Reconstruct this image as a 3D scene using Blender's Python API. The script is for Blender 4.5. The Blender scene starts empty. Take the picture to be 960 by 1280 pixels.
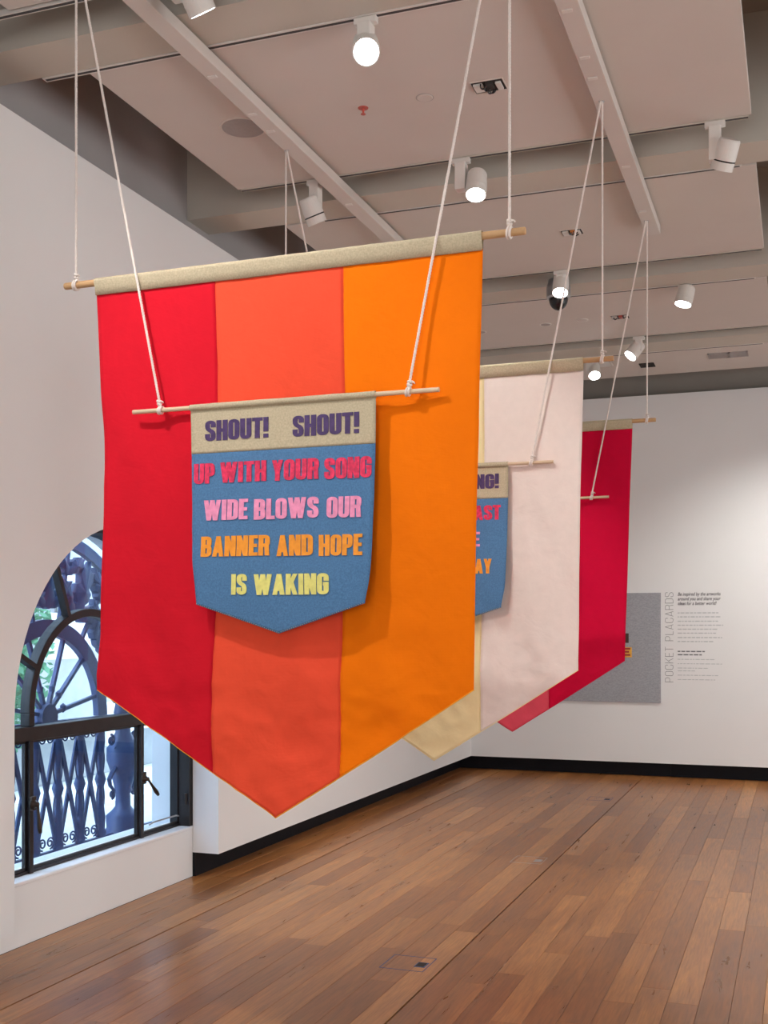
import bpy, math, random
from mathutils import Vector, Matrix, noise
R = math.radians
random.seed(7)
sc = bpy.context.scene
C = sc.collection

# ------------------------------------------------------------------ camera, world, lights, exposure
cam_d = bpy.data.cameras.new('camera')
cam = bpy.data.objects.new('camera', cam_d); C.objects.link(cam)
cam.location = (0, 0, 1.55)
cam.rotation_euler = (R(90), 0, R(20))
cam_d.sensor_fit = 'VERTICAL'; cam_d.sensor_height = 36
cam_d.lens = 1427 / 1280 * 36
cam_d.shift_y = 145 / 1280
cam_d.clip_start = 0.05
sc.camera = cam

w = bpy.data.worlds.new('sky'); sc.world = w; w.use_nodes = True
bg = w.node_tree.nodes['Background']
bg.inputs['Color'].default_value = (0.66, 0.83, 1.0, 1)
bg.inputs['Strength'].default_value = 8.0

sc.view_settings.view_transform = 'Standard'
sc.view_settings.look = 'None'
sc.view_settings.exposure = 0.32
sc.view_settings.gamma = 1.0
sc.view_settings.use_curve_mapping = False

def area_light(name, loc, rot, sx, sy, power, col):
    d = bpy.data.lights.new(name, 'AREA'); d.shape = 'RECTANGLE'; d.size = sx; d.size_y = sy
    d.energy = power; d.color = col
    o = bpy.data.objects.new(name, d); C.objects.link(o); o.location = loc; o.rotation_euler = rot
    return o
# soft fill lights added at invented windows in the unseen walls (behind and to the right of the camera)
area_light('fill_light_right', (4.86, 3.2, 1.75), (0, R(90), 0), 2.4, 3.4, 120, (0.95, 0.985, 1.0))
area_light('fill_light_right_far', (4.86, 8.6, 1.75), (0, R(90), 0), 2.4, 3.4, 72, (0.95, 0.985, 1.0))
area_light('fill_light_back', (0.2, -3.86, 1.75), (R(90), 0, 0), 4.2, 2.4, 118, (0.95, 0.985, 1.0))
pd = bpy.data.lights.new('window_portal', 'AREA'); pd.shape = 'RECTANGLE'; pd.size = 2.0; pd.size_y = 2.0
pd.cycles.is_portal = True
po = bpy.data.objects.new('window_portal', pd); C.objects.link(po)
po.location = (-3.86, 5.31, 1.2); po.rotation_euler = (0, R(-90), 0)

# ------------------------------------------------------------------ helpers
class MB:
    def __init__(s): s.v = []; s.f = []
    def add(s, vs, fs):
        n = len(s.v); s.v += [tuple(p) for p in vs]; s.f += [tuple(i + n for i in f) for f in fs]; return s
    def box(s, x0, x1, y0, y1, z0, z1):
        return s.add([(x0,y0,z0),(x1,y0,z0),(x1,y1,z0),(x0,y1,z0),(x0,y0,z1),(x1,y0,z1),(x1,y1,z1),(x0,y1,z1)],
                     [(0,3,2,1),(4,5,6,7),(0,1,5,4),(1,2,6,5),(2,3,7,6),(3,0,4,7)])
    def obox(s, c, ax, ay, az):
        c = Vector(c); ax = Vector(ax); ay = Vector(ay); az = Vector(az)
        vs = [c+sx*ax+sy*ay+sz*az for sz in (-1,1) for sx,sy in ((-1,-1),(1,-1),(1,1),(-1,1))]
        return s.add(vs, [(0,3,2,1),(4,5,6,7),(0,1,5,4),(1,2,6,5),(2,3,7,6),(3,0,4,7)])
    def tube(s, pts, r, n=8, closed=False):
        pts = [Vector(p) for p in pts]; m = len(pts)
        rs = r if isinstance(r, (list, tuple)) else [r]*m
        vs = []; up = None
        for i, p in enumerate(pts):
            a = pts[(i-1) % m] if (closed or i > 0) else p
            b = pts[(i+1) % m] if (closed or i < m-1) else p
            t = (b-a).normalized()
            if up is None:
                up = Vector((0,0,1)) if abs(t.z) < .9 else Vector((1,0,0))
            u = (up - t*up.dot(t))
            if u.length < 1e-5: u = Vector((0,1,0)) - t*t.y
            u.normalize(); up = u; v = t.cross(u)
            for k in range(n):
                q = 2*math.pi*k/n
                vs.append(p + rs[i]*(math.cos(q)*u + math.sin(q)*v))
        fs = []
        for i in range(m if closed else m-1):
            j = (i+1) % m
            for k in range(n):
                l = (k+1) % n
                fs.append((i*n+k, i*n+l, j*n+l, j*n+k))
        if not closed:
            fs.append(tuple(range(n-1,-1,-1))); fs.append(tuple((m-1)*n+k for k in range(n)))
        return s.add(vs, fs)
    def lathe(s, prof, M=None, n=24):
        # prof: (r, h) pairs about local Z, M: matrix to world
        M = M or Matrix.Identity(4); vs = []; fs = []
        for r, hh in prof:
            for k in range(n):
                q = 2*math.pi*k/n; vs.append(M @ Vector((r*math.cos(q), r*math.sin(q), hh)))
        for i in range(len(prof)-1):
            for k in range(n):
                l = (k+1) % n; fs.append((i*n+k, i*n+l, (i+1)*n+l, (i+1)*n+k))
        if prof[0][0] > 1e-6: fs.append(tuple(range(n-1,-1,-1)))
        if prof[-1][0] > 1e-6: fs.append(tuple((len(prof)-1)*n+k for k in range(n)))
        return s.add(vs, fs)
    def extr(s, poly, fn, d0, d1):
        # convex-ish outline poly [(a,b)], fn(a,b,d)->point, prism from d0 to d1
        n = len(poly)
        vs = [fn(a,b,d0) for a,b in poly] + [fn(a,b,d1) for a,b in poly]
        fs = [tuple(range(n)), tuple(range(2*n-1,n-1,-1))]
        for i in range(n):
            j = (i+1) % n; fs.append((j, i, n+i, n+j))
        return s.add(vs, fs)
    def build(s, name, mat, parent=None, smooth=False, bevel=0):
        me = bpy.data.meshes.new(name)
        off = Vector((0,0,0)); q = parent
        while q is not None: off += q.location; q = q.parent
        me.from_pydata([tuple(Vector(p)-off) for p in s.v], [], s.f); me.update()
        import bmesh
        bm = bmesh.new(); bm.from_mesh(me); bmesh.ops.recalc_face_normals(bm, faces=bm.faces); bm.to_mesh(me); bm.free()
        if smooth:
            for p in me.polygons: p.use_smooth = True
        me.materials.append(mat)
        o = bpy.data.objects.new(name, me); C.objects.link(o)
        if parent is not None: o.parent = parent
        if bevel:
            b = o.modifiers.new('bevel', 'BEVEL'); b.width = bevel; b.segments = 2; b.limit_method = 'ANGLE'
        return o

def thing(name, loc, label=None, cat=None, group=None, kind=None):
    o = bpy.data.objects.new(name, None); o.empty_display_size = .1; C.objects.link(o); o.location = loc
    return tag(o, label, cat, group, kind)
def tag(o, label=None, cat=None, group=None, kind=None):
    if label: o['label'] = label
    if cat: o['category'] = cat
    if group: o['group'] = group
    if kind: o['kind'] = kind
    return o

# ------------------------------------------------------------------ materials
def mat(name, col, rough=.6, metal=0, bump=None, var=0, vscale=6, spec=.5, sheen=0, transl=0, emit=None, stretch=(1,1,1)):
    m = bpy.data.materials.new(name); m.use_nodes = True
    nt = m.node_tree; P = nt.nodes['Principled BSDF']; L = nt.links
    P.inputs['Base Color'].default_value = (*col, 1); P.inputs['Roughness'].default_value = rough
    P.inputs['Metallic'].default_value = metal; P.inputs['Specular IOR Level'].default_value = spec
    if sheen: P.inputs['Sheen Weight'].default_value = sheen
    geo = nt.nodes.new('ShaderNodeNewGeometry')
    mp = nt.nodes.new('ShaderNodeMapping'); mp.inputs['Scale'].default_value = stretch
    L.new(geo.outputs['Position'], mp.inputs['Vector'])
    if var:
        n = nt.nodes.new('ShaderNodeTexNoise'); n.inputs['Scale'].default_value = vscale; n.inputs['Detail'].default_value = 4
        L.new(mp.outputs['Vector'], n.inputs['Vector'])
        r = nt.nodes.new('ShaderNodeValToRGB')
        r.color_ramp.elements[0].position = .3; r.color_ramp.elements[1].position = .7
        r.color_ramp.elements[0].color = (*[c*(1-var) for c in col], 1)
        r.color_ramp.elements[1].color = (*[min(1, c*(1+var)) for c in col], 1)
        L.new(n.outputs['Fac'], r.inputs['Fac']); L.new(r.outputs['Color'], P.inputs['Base Color'])
    if bump:
        n2 = nt.nodes.new('ShaderNodeTexNoise'); n2.inputs['Scale'].default_value = bump[0]; n2.inputs['Detail'].default_value = 3
        L.new(mp.outputs['Vector'], n2.inputs['Vector'])
        b = nt.nodes.new('ShaderNodeBump'); b.inputs['Strength'].default_value = bump[1]; b.inputs['Distance'].default_value = bump[2]
        L.new(n2.outputs['Fac'], b.inputs['Height']); L.new(b.outputs['Normal'], P.inputs['Normal'])
    if transl:
        tr = nt.nodes.new('ShaderNodeBsdfTranslucent'); tr.inputs['Color'].default_value = (*col, 1)
        mx = nt.nodes.new('ShaderNodeMixShader'); mx.inputs[0].default_value = transl
        out = nt.nodes['Material Output']
        L.new(P.outputs[0], mx.inputs[1]); L.new(tr.outputs[0], mx.inputs[2]); L.new(mx.outputs[0], out.inputs['Surface'])
    if emit:
        P.inputs['Emission Color'].default_value = (*emit[0], 1); P.inputs['Emission Strength'].default_value = emit[1]
    return m

def fabric(name, col, var=.02, weave=900, transl=.06, vs=25):
    m = mat(name, col, .92, 0, None, var, vs, .15, .0, transl)
    nt = m.node_tree; L = nt.links; P = nt.nodes['Principled BSDF']
    geo = nt.nodes.new('ShaderNodeNewGeometry')
    w1 = nt.nodes.new('ShaderNodeTexWave'); w1.bands_direction = 'X'; w1.inputs['Scale'].default_value = weave/6.28*.6; w1.inputs['Distortion'].default_value = 1
    w2 = nt.nodes.new('ShaderNodeTexWave'); w2.bands_direction = 'Z'; w2.inputs['Scale'].default_value = weave/6.28*.6; w2.inputs['Distortion'].default_value = 1
    n3 = nt.nodes.new('ShaderNodeTexNoise'); n3.inputs['Scale'].default_value = 9; n3.inputs['Detail'].default_value = 6; n3.inputs['Distortion'].default_value = .6
    for n in (w1, w2, n3): L.new(geo.outputs['Position'], n.inputs['Vector'])
    ad = nt.nodes.new('ShaderNodeMath'); ad.operation = 'ADD'
    L.new(w1.outputs['Fac'], ad.inputs[0]); L.new(w2.outputs['Fac'], ad.inputs[1])
    b1 = nt.nodes.new('ShaderNodeBump'); b1.inputs['Strength'].default_value = .25; b1.inputs['Distance'].default_value = .0006
    L.new(ad.outputs[0], b1.inputs['Height'])
    b2 = nt.nodes.new('ShaderNodeBump'); b2.inputs['Strength'].default_value = .5; b2.inputs['Distance'].default_value = .012
    L.new(n3.outputs['Fac'], b2.inputs['Height']); L.new(b1.outputs['Normal'], b2.inputs['Normal'])
    L.new(b2.outputs['Normal'], P.inputs['Normal'])
    return m

M = {}
M['wall'] = mat('white_wall_paint', (.82,.82,.82), .75, bump=(180,.05,.001), var=.012, vscale=2, spec=.25)
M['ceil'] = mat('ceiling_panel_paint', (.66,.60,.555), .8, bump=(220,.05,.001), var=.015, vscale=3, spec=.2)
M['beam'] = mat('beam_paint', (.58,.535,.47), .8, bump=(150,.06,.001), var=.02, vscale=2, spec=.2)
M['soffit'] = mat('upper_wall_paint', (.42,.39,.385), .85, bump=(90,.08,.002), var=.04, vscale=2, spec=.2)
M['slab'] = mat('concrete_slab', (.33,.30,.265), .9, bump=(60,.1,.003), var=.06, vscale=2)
M['plinth'] = mat('black_skirting', (.006,.006,.009), .6, var=.2, vscale=5, spec=.2)
M['steel'] = mat('dark_bronze_steel', (.022,.017,.017), .42, .25, bump=(60,.06,.001), var=.2, vscale=14)
M['brass'] = mat('aged_brass', (.06,.042,.032), .35, .8, var=.2, vscale=30)
M['iron'] = mat('blue_hazed_wrought_iron', (.030,.052,.135), .5, .1, bump=(80,.1,.001), var=.15, vscale=12)  # blue haze of the bright window is mixed into the iron colour
M['stone'] = mat('pale_sandstone', (.74,.73,.70), .9, bump=(25,.15,.004), var=.07, vscale=5)
M['joint'] = mat('stone_mortar', (.40,.40,.39), .95, var=.06, vscale=10)
M['paving'] = mat('outside_paving', (.45,.45,.44), .9, bump=(20,.1,.004), var=.08, vscale=4)
M['leaf'] = mat('green_leaf', (.16,.36,.20), .6, var=.35, vscale=4, transl=.25)
M['bark'] = mat('grey_bark', (.10,.085,.07), .9, bump=(30,.3,.01), var=.2, vscale=10)
M['white_metal'] = mat('white_powder_coat', (.74,.70,.66), .45, bump=(300,.02,.0005), var=.012, vscale=8)
M['rail'] = mat('rail_paint', (.66,.60,.555), .5, var=.015, vscale=5)
M['track_dark'] = mat('track_slot', (.05,.045,.045), .6, var=.1, vscale=20)
M['lens_on'] = mat('lit_lamp_lens', (.9,.9,.9), .3, emit=((.93,.98,1.0), 26))
M['lens_off'] = mat('unlit_lamp_lens', (.35,.36,.36), .15, .3)
M['black'] = mat('black_plastic', (.012,.012,.013), .25, var=.1, vscale=20)
M['grille'] = mat('speaker_mesh_grey', (.40,.36,.345), .7, bump=(900,.5,.001), var=.04, vscale=60)
M['void'] = mat('dark_recess', (.035,.03,.028), .9, var=.2, vscale=20)
M['redplastic'] = mat('red_sprinkler', (.55,.10,.07), .4, var=.1, vscale=20)
M['orangeplastic'] = mat('orange_connector', (.75,.25,.05), .45, var=.1, vscale=20)
M['silver'] = mat('brushed_aluminium', (.48,.48,.49), .4, .7, var=.06, vscale=30)
M['bluetape'] = mat('blue_tape_line', (.09,.13,.26), .6, var=.2, vscale=40)
M['wood_rod'] = mat('pale_dowel_wood', (.56,.34,.165), .6, bump=(80,.1,.001), var=.15, vscale=9, stretch=(.3,4,4))
M['wood_rod_pale'] = mat('pale_thin_dowel_wood', (.70,.53,.36), .6, bump=(80,.1,.001), var=.1, vscale=9, stretch=(.3,4,4))
M['rope'] = mat('cotton_rope', (.84,.76,.71), .9, bump=(600,.3,.001), var=.05, vscale=80, spec=.1)
M['linen'] = fabric('natural_linen', (.54,.465,.325), .13, 700, .05, 170)
M['red'] = fabric('red_cotton', (.70,.010,.026))
M['coral'] = fabric('coral_cotton', (.93,.092,.042))
M['orange'] = fabric('orange_cotton', (1.0,.205,.002))
M['hem'] = fabric('golden_lining', (.95,.42,.04))
M['lemon'] = fabric('pale_lemon_cotton', (.93,.78,.44))
M['ivory'] = fabric('ivory_cotton', (.88,.82,.66))
M['blush'] = fabric('blush_cotton', (.88,.77,.715))
M['crimson'] = fabric('crimson_cotton', (.64,.002,.040))
M['rose'] = fabric('rose_cotton', (.80,.085,.13))
M['denim'] = fabric('blue_denim', (.095,.22,.415), .16, 600, .05, 190)
M['ink_purple'] = mat('dark_purple_vinyl', (.065,.035,.13), .38, var=.25, vscale=50, bump=(60,.3,.002))
M['ink_pinkred'] = mat('pinkish_red_vinyl', (.74,.035,.11), .28, var=.3, vscale=70, bump=(70,.8,.003))
M['ink_pink'] = mat('light_pink_vinyl', (.86,.30,.50), .4, var=.15, vscale=50, bump=(60,.3,.002))
M['ink_orange'] = mat('orange_vinyl', (.95,.33,.025), .4, var=.12, vscale=50, bump=(60,.3,.002))
M['ink_lemon'] = mat('lemon_vinyl', (.80,.76,.22), .4, var=.1, vscale=50, bump=(60,.3,.002))
M['felt'] = mat('grey_felt', (.36,.37,.40), .95, var=.14, vscale=55, stretch=(1,1,2.2), bump=(200,.3,.002))
M['print_dark'] = mat('dark_grey_vinyl_text', (.06,.06,.07), .6)
M['print_mid'] = mat('grey_vinyl_text', (.15,.16,.17), .6)
M['print_pale'] = mat('pale_grey_vinyl_text', (.52,.54,.55), .6)
M['brown_card'] = mat('brown_card', (.055,.028,.022), .7, var=.2, vscale=30)
M['yellow_card'] = mat('yellow_card', (.80,.44,.06), .7, var=.1, vscale=30)
M['red_print'] = mat('dark_red_print', (.35,.04,.03), .7)

def glass_mat():
    m = bpy.data.materials.new('window_glass'); m.use_nodes = True
    nt = m.node_tree; nt.nodes.remove(nt.nodes['Principled BSDF']); L = nt.links
    t = nt.nodes.new('ShaderNodeBsdfTransparent'); t.inputs['Color'].default_value = (.86,.93,1.0,1)
    g = nt.nodes.new('ShaderNodeBsdfGlossy'); g.inputs['Roughness'].default_value = .02
    mx = nt.nodes.new('ShaderNodeMixShader'); mx.inputs[0].default_value = .035
    L.new(t.outputs[0], mx.inputs[1]); L.new(g.outputs[0], mx.inputs[2])
    L.new(mx.outputs[0], nt.nodes['Material Output'].inputs['Surface'])
    return m
M['glass'] = glass_mat()

def plank_mat():
    m = bpy.data.materials.new('hardwood_plank'); m.use_nodes = True
    nt = m.node_tree; P = nt.nodes['Principled BSDF']; L = nt.links
    oi = nt.nodes.new('ShaderNodeObjectInfo'); geo = nt.nodes.new('ShaderNodeNewGeometry')
    mul = nt.nodes.new('ShaderNodeVectorMath'); mul.operation = 'SCALE'; mul.inputs[0].default_value = (17.3, 31.7, 5.1)
    L.new(oi.outputs['Random'], mul.inputs['Scale'])
    add = nt.nodes.new('ShaderNodeVectorMath'); add.operation = 'ADD'
    L.new(geo.outputs['Position'], add.inputs[0]); L.new(mul.outputs[0], add.inputs[1])
    mp = nt.nodes.new('ShaderNodeMapping'); mp.inputs['Scale'].default_value = (9, .9, 1)
    L.new(add.outputs[0], mp.inputs['Vector'])
    n = nt.nodes.new('ShaderNodeTexNoise'); n.inputs['Scale'].default_value = 1.6; n.inputs['Detail'].default_value = 8
    n.inputs['Distortion'].default_value = 1.2; n.inputs['Roughness'].default_value = .62
    L.new(mp.outputs[0], n.inputs['Vector'])
    mp2 = nt.nodes.new('ShaderNodeMapping'); mp2.inputs['Scale'].default_value = (60, 3, 1)
    L.new(add.outputs[0], mp2.inputs['Vector'])
    n2 = nt.nodes.new('ShaderNodeTexNoise'); n2.inputs['Scale'].default_value = 2; n2.inputs['Detail'].default_value = 5
    L.new(mp2.outputs[0], n2.inputs['Vector'])
    tone = nt.nodes.new('ShaderNodeValToRGB')
    e = tone.color_ramp.elements
    e[0].position = 0; e[0].color = (.31,.127,.043,1); e[1].position = 1; e[1].color = (.58,.285,.108,1)
    for p, c in ((.3,(.38,.162,.054,1)), (.6,(.44,.195,.066,1)), (.85,(.50,.230,.080,1))):
        x = e.new(p); x.color = c
    L.new(oi.outputs['Random'], tone.inputs['Fac'])
    gr = nt.nodes.new('ShaderNodeValToRGB'); g = gr.color_ramp.elements
    g[0].position = .28; g[0].color = (.68,.64,.60,1); g[1].position = .72; g[1].color = (1.22,1.20,1.16,1)
    L.new(n.outputs['Fac'], gr.inputs['Fac'])
    mx = nt.nodes.new('ShaderNodeMix'); mx.data_type = 'RGBA'; mx.blend_type = 'MULTIPLY'; mx.inputs[0].default_value = 1
    L.new(tone.outputs[0], mx.inputs[6]); L.new(gr.outputs[0], mx.inputs[7])
    gr2 = nt.nodes.new('ShaderNodeValToRGB'); g2 = gr2.color_ramp.elements
    g2[0].position = .3; g2[0].color = (.80,.78,.76,1); g2[1].position = .6; g2[1].color = (1.05,1.05,1.05,1)
    L.new(n2.outputs['Fac'], gr2.inputs['Fac'])
    mx2 = nt.nodes.new('ShaderNodeMix'); mx2.data_type = 'RGBA'; mx2.blend_type = 'MULTIPLY'; mx2.inputs[0].default_value = 1
    L.new(mx.outputs[2], mx2.inputs[6]); L.new(gr2.outputs[0], mx2.inputs[7])
    L.new(mx2.outputs[2], P.inputs['Base Color'])
    rr = nt.nodes.new('ShaderNodeMapRange'); rr.inputs['To Min'].default_value = .22; rr.inputs['To Max'].default_value = .38
    L.new(n.outputs['Fac'], rr.inputs['Value']); L.new(rr.outputs[0], P.inputs['Roughness'])
    b = nt.nodes.new('ShaderNodeBump'); b.inputs['Strength'].default_value = .12; b.inputs['Distance'].default_value = .0015
    L.new(n2.outputs['Fac'], b.inputs['Height']); L.new(b.outputs[0], P.inputs['Normal'])
    P.inputs['Specular IOR Level'].default_value = .5
    return m
M['plank'] = plank_mat()

# ------------------------------------------------------------------ room shell
XR, YB, YF, ZT = 4.9, -3.9, 12.24, 4.78     # right wall, back wall, far plinth, slab
XS, XW, XU = -3.56, -3.38, -3.60            # sill plane, lining wall face, upper wall
YW = 12.07                                  # far lining wall face
ZB, ZW = .15, 3.91                          # bottom and top of the white lining walls
YC, ZC, RA = 5.313, 1.12, .977              # arched opening

fl = MB().box(-3.9, XR+.1, YB-.1, YF+.2, -.12, -.012).build('floor', M['void'])
tag(fl, 'brown hardwood floor of long narrow planks', kind='structure')
PW = 1.52/12
pm = MB(); b_ = .0012
pm.add([(-.5,-.5,0),(.5,-.5,0),(.5,.5,0),(-.5,.5,0)], [(0,1,2,3)])
pk_me = None
def plank_mesh():
    # bevelled board, unit length along Y, real width along X
    x = PW/2-.0006; c = .0011
    vs = []; 
    for (xx, zz) in ((-x,-.012),(-x,-c),(-x+c,0),(x-c,0),(x,-c),(x,-.012)):
        vs += [(xx,-.5,zz),(xx,.5,zz)]
    fs = [(2*i,2*i+1,2*i+3,2*i+2) for i in range(5)] + [(0,2,4,6,8,10),(11,9,7,5,3,1)]
    me = bpy.data.meshes.new('plank'); me.from_pydata(vs, [], fs); me.update()
    me.materials.append(M['plank']); return me
pk_me = plank_mesh()
rest = MB()
rng = random.Random(11); npl = 0
for k in range(-5, 62):
    x0 = -3.05 + k*PW
    if x0 < XS-.01 or x0 + PW > XR: continue
    seam = .007 if k % 12 == 0 else 0
    y = 2.9 - rng.random()*1.9
    while y < YF:
        ln = rng.choice((.95,1.2,1.5,1.8,2.1,2.4)) * rng.uniform(.9,1.1)
        y1 = min(y+ln, YF)
        if y1 - y > .08:
            # the ground the lens can see: right limit grows with depth
            vis = y1 > 3.7 and x0 < -.05 + (y1-8)*.03 + .25 and (x0 > -3.6)
            if vis and npl < 298:
                o = bpy.data.objects.new('plank', pk_me); C.objects.link(o); o.parent = fl
                o.location = (x0+PW/2+seam*.5, (y+y1)/2, 0); o.scale = (1-seam/PW, y1-y-.0012, 1); npl += 1
            else:
                rest.box(x0+.0006+seam, x0+PW-.0006, y+.0006, y1-.0006, -.012, 0)
        y = y1
    yb = 2.9
for k in range(-5, 62):
    x0 = -3.05 + k*PW
    if x0 < XS-.01 or x0+PW > XR: continue
    y = YB
    while y < .9:
        y1 = min(y+1.7, 1.0); rest.box(x0+.0006, x0+PW-.0006, y+.0006, y1-.0006, -.012, -.0002); y = y1
o = rest.build('plank_rest', M['plank'], fl); o.name = 'plank_field'; tag(o, kind='stuff')

def arch_wall(mb, xf, xb, y0, y1, z0, z1, yc, zc, r, zs, n=40):
    """wall slab between xf (room side) and xb with an arched opening; opening runs from zs up"""
    pts = [(yc - r*math.cos(math.pi*i/n), zc + r*math.sin(math.pi*i/n)) for i in range(n+1)]
    for X in (xf, xb):
        def q(a,b,c_,d): mb.add([(X,*a),(X,*b),(X,*c_),(X,*d)], [(0,1,2,3)])
        q((y0,z0),(yc-r,z0),(yc-r,zc),(y0,zc)); q((y0,zc),(yc-r,zc),(yc-r,z1),(y0,z1))
        q((yc+r,z0),(y1,z0),(y1,zc),(yc+r,zc)); q((yc+r,zc),(y1,zc),(y1,z1),(yc+r,z1))
        for i in range(n):
            a, b = pts[i], pts[i+1]; q(a, b, (b[0],z1), (a[0],z1))
        if zs > z0: q((yc-r,z0),(yc+r,z0),(yc+r,zs),(yc-r,zs))
    def s(a,b): mb.add([(xf,*a),(xf,*b),(xb,*b),(xb,*a)], [(0,1,2,3)])
    for i in range(n): s(pts[i], pts[i+1])
    s((yc-r,max(zs,z0)),(yc-r,zc)); s((yc+r,max(zs,z0)),(yc+r,zc))
    if zs > z0: s((yc-r,zs),(yc+r,zs))
    s((y0,z1),(y1,z1)); s((y0,z0),(yc-r if zs<=z0 else y1,z0))
    if zs <= z0: s((yc+r,z0),(y1,z0))
    s((y0,z0),(y0,z1)); s((y1,z0),(y1,z1))
    return mb

wl = arch_wall(MB(), XW, XS-.0, YB, YF, ZB, ZW, YC, ZC, RA, ZB)
wo = wl.build('wall_left', M['wall']); tag(wo, 'white lining wall with an arched opening for the window', kind='structure')
wb = arch_wall(MB(), XS-.002, XS-.30, YB-.2, YF+.3, 0, ZW-.02, YC, ZC, RA+.012, .315)
o = wb.build('masonry', M['wall'], wo)
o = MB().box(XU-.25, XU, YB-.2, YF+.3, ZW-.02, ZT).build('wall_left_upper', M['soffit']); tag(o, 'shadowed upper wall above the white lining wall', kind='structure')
o = MB().box(XS-.0015, XS+.018, YC+RA, YF, 0.001, ZB).build('baseboard_left', M['plinth']); tag(o, 'black recessed skirting under the left wall', kind='structure')

o = MB().box(XS, XR, YW, YF, ZB, 3.965).build('wall_far', M['wall']); tag(o, 'white far wall with printed wall text', kind='structure')
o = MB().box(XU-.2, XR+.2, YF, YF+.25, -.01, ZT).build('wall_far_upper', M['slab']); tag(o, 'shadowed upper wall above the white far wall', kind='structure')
mb = MB().box(XS+.018, -1.26, YF-.03, YF, .001, ZB); mb.box(-1.258, XR, YF-.042, YF, .001, ZB-.002)
o = mb.build('baseboard_far', M['plinth']); tag(o, 'black recessed skirting under the far wall', kind='structure')

# right and back walls with invented window recesses, closed off behind the added fill lights
mb = MB()
mb.box(XR, XR+.2, YB-.2, YF+.2, 0, .5); mb.box(XR, XR+.2, YB-.2, YF+.2, 3.0, ZT)
for a, b in ((YB-.2, 1.5), (4.9, 6.9), (10.3, YF+.2)): mb.box(XR, XR+.2, a, b, .5, 3.0)
for a, b in ((1.5,4.9),(6.9,10.3)): mb.box(XR+.10, XR+.12, a, b, .5, 3.0)
o = mb.build('wall_right', M['wall']); tag(o, 'white wall on the right side of the room', kind='structure')
mb = MB()
mb.box(XU, XR, YB-.2, YB, 0, .5); mb.box(XU, XR, YB-.2, YB, 3.0, ZT)
for a, b in ((XU, -1.9), (2.3, XR)): mb.box(a, b, YB-.2, YB, .5, 3.0)
mb.box(-1.9, 2.3, YB-.12, YB-.10, .5, 3.0)
o = mb.build('wall_back', M['wall']); tag(o, 'white wall behind the viewer', kind='structure')

# ceiling: slab, cross beams, suspended panels
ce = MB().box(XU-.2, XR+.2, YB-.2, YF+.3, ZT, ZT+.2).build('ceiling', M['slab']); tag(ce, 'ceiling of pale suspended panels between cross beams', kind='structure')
HC = 4.10
beams = [(-2.35,-2.05), (-.15,.15), (2.02,2.31), (4.17,4.43), (6.29,6.57), (8.43,8.72), (10.40,10.75)]
for a, b in beams:
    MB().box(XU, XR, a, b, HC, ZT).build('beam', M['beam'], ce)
panels = [(-1.95,-.5), (.18,1.68), (2.34,3.90), (4.47,5.95), (6.60,8.065), (8.75,10.12), (10.78,11.74)]
for i, (a, b) in enumerate(panels):
    for x0, x1 in ((-3.07, -.225), (.42, 3.3)):
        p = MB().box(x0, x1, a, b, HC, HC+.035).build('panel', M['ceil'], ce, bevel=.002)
        if i >= 2:   # hangers up to the slab
            mb = MB()
            for hx in (x0+.3, x1-.3):
                for hy in (a+.25, b-.25): mb.tube([(hx,hy,HC+.03),(hx,hy,ZT)], .006, 6)
            mb.build('hanger', M['beam'], ce)
    # right edge strip beside the next panel: the beam plate runs on
def ltrack(x0, x1, y, wdt=.03):
    t = MB().box(x0, x1, y-wdt/2, y+wdt/2, HC-.004, HC+.02).build('light_track', M['white_metal'], ce)
    MB().box(x0+.01, x1-.01, y-.007, y+.007, HC-.0055, HC+.0).build('slot', M['track_dark'], t)
ltrack(-3.30, -.9, 4.45, .036); ltrack(-3.3, -.25, 3.93, .03)
ltrack(-2.8, -.30, 6.585, .016); ltrack(-2.4, -.30, 8.735, .016); ltrack(-2.2, -.3, 10.765, .03)
def etrack(x0, x1, y):   # narrow track on the far edge of a panel
    t = MB().box(x0, x1, y+.002, y+.03, HC-.006, HC+.03).build('light_track', M['beam'], ce)
    MB().box(x0, x1, y+.006, y+.02, HC-.008, HC-.005).build('slot', M['track_dark'], t)
for y in (1.68, 5.95, 8.065, 10.12): etrack(-3.05, -.24, y)

# ------------------------------------------------------------------ hanging rails
def rail(xc, label):
    t = thing('hanging_rail', (xc, 0, 4.0), label, 'rail', 'white rails under the ceiling')
    MB().box(xc-.045, xc+.045, -2.5, 7.35, 4.03, 4.085).build('rail_bar', M['rail'], t, bevel=.003)
    for y in (4.55, 4.95, 5.15, 6.2, 6.9):
        MB().box(xc-.03, xc+.012, y, y+.022, 4.026, 4.032).build('clip', M['white_metal'], t)
    for y in (-1.2, 1.0, 3.2, 5.2, 7.0):
        MB().box(xc-.02, xc+.02, y, y+.05, 4.08, 4.10).build('bracket', M['white_metal'], t)
    return t
rail(-2.472, 'long white rail under the ceiling above the left ends of the banner poles')
rail(-.868, 'long white rail under the ceiling above the right ends of the banner poles')

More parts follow.
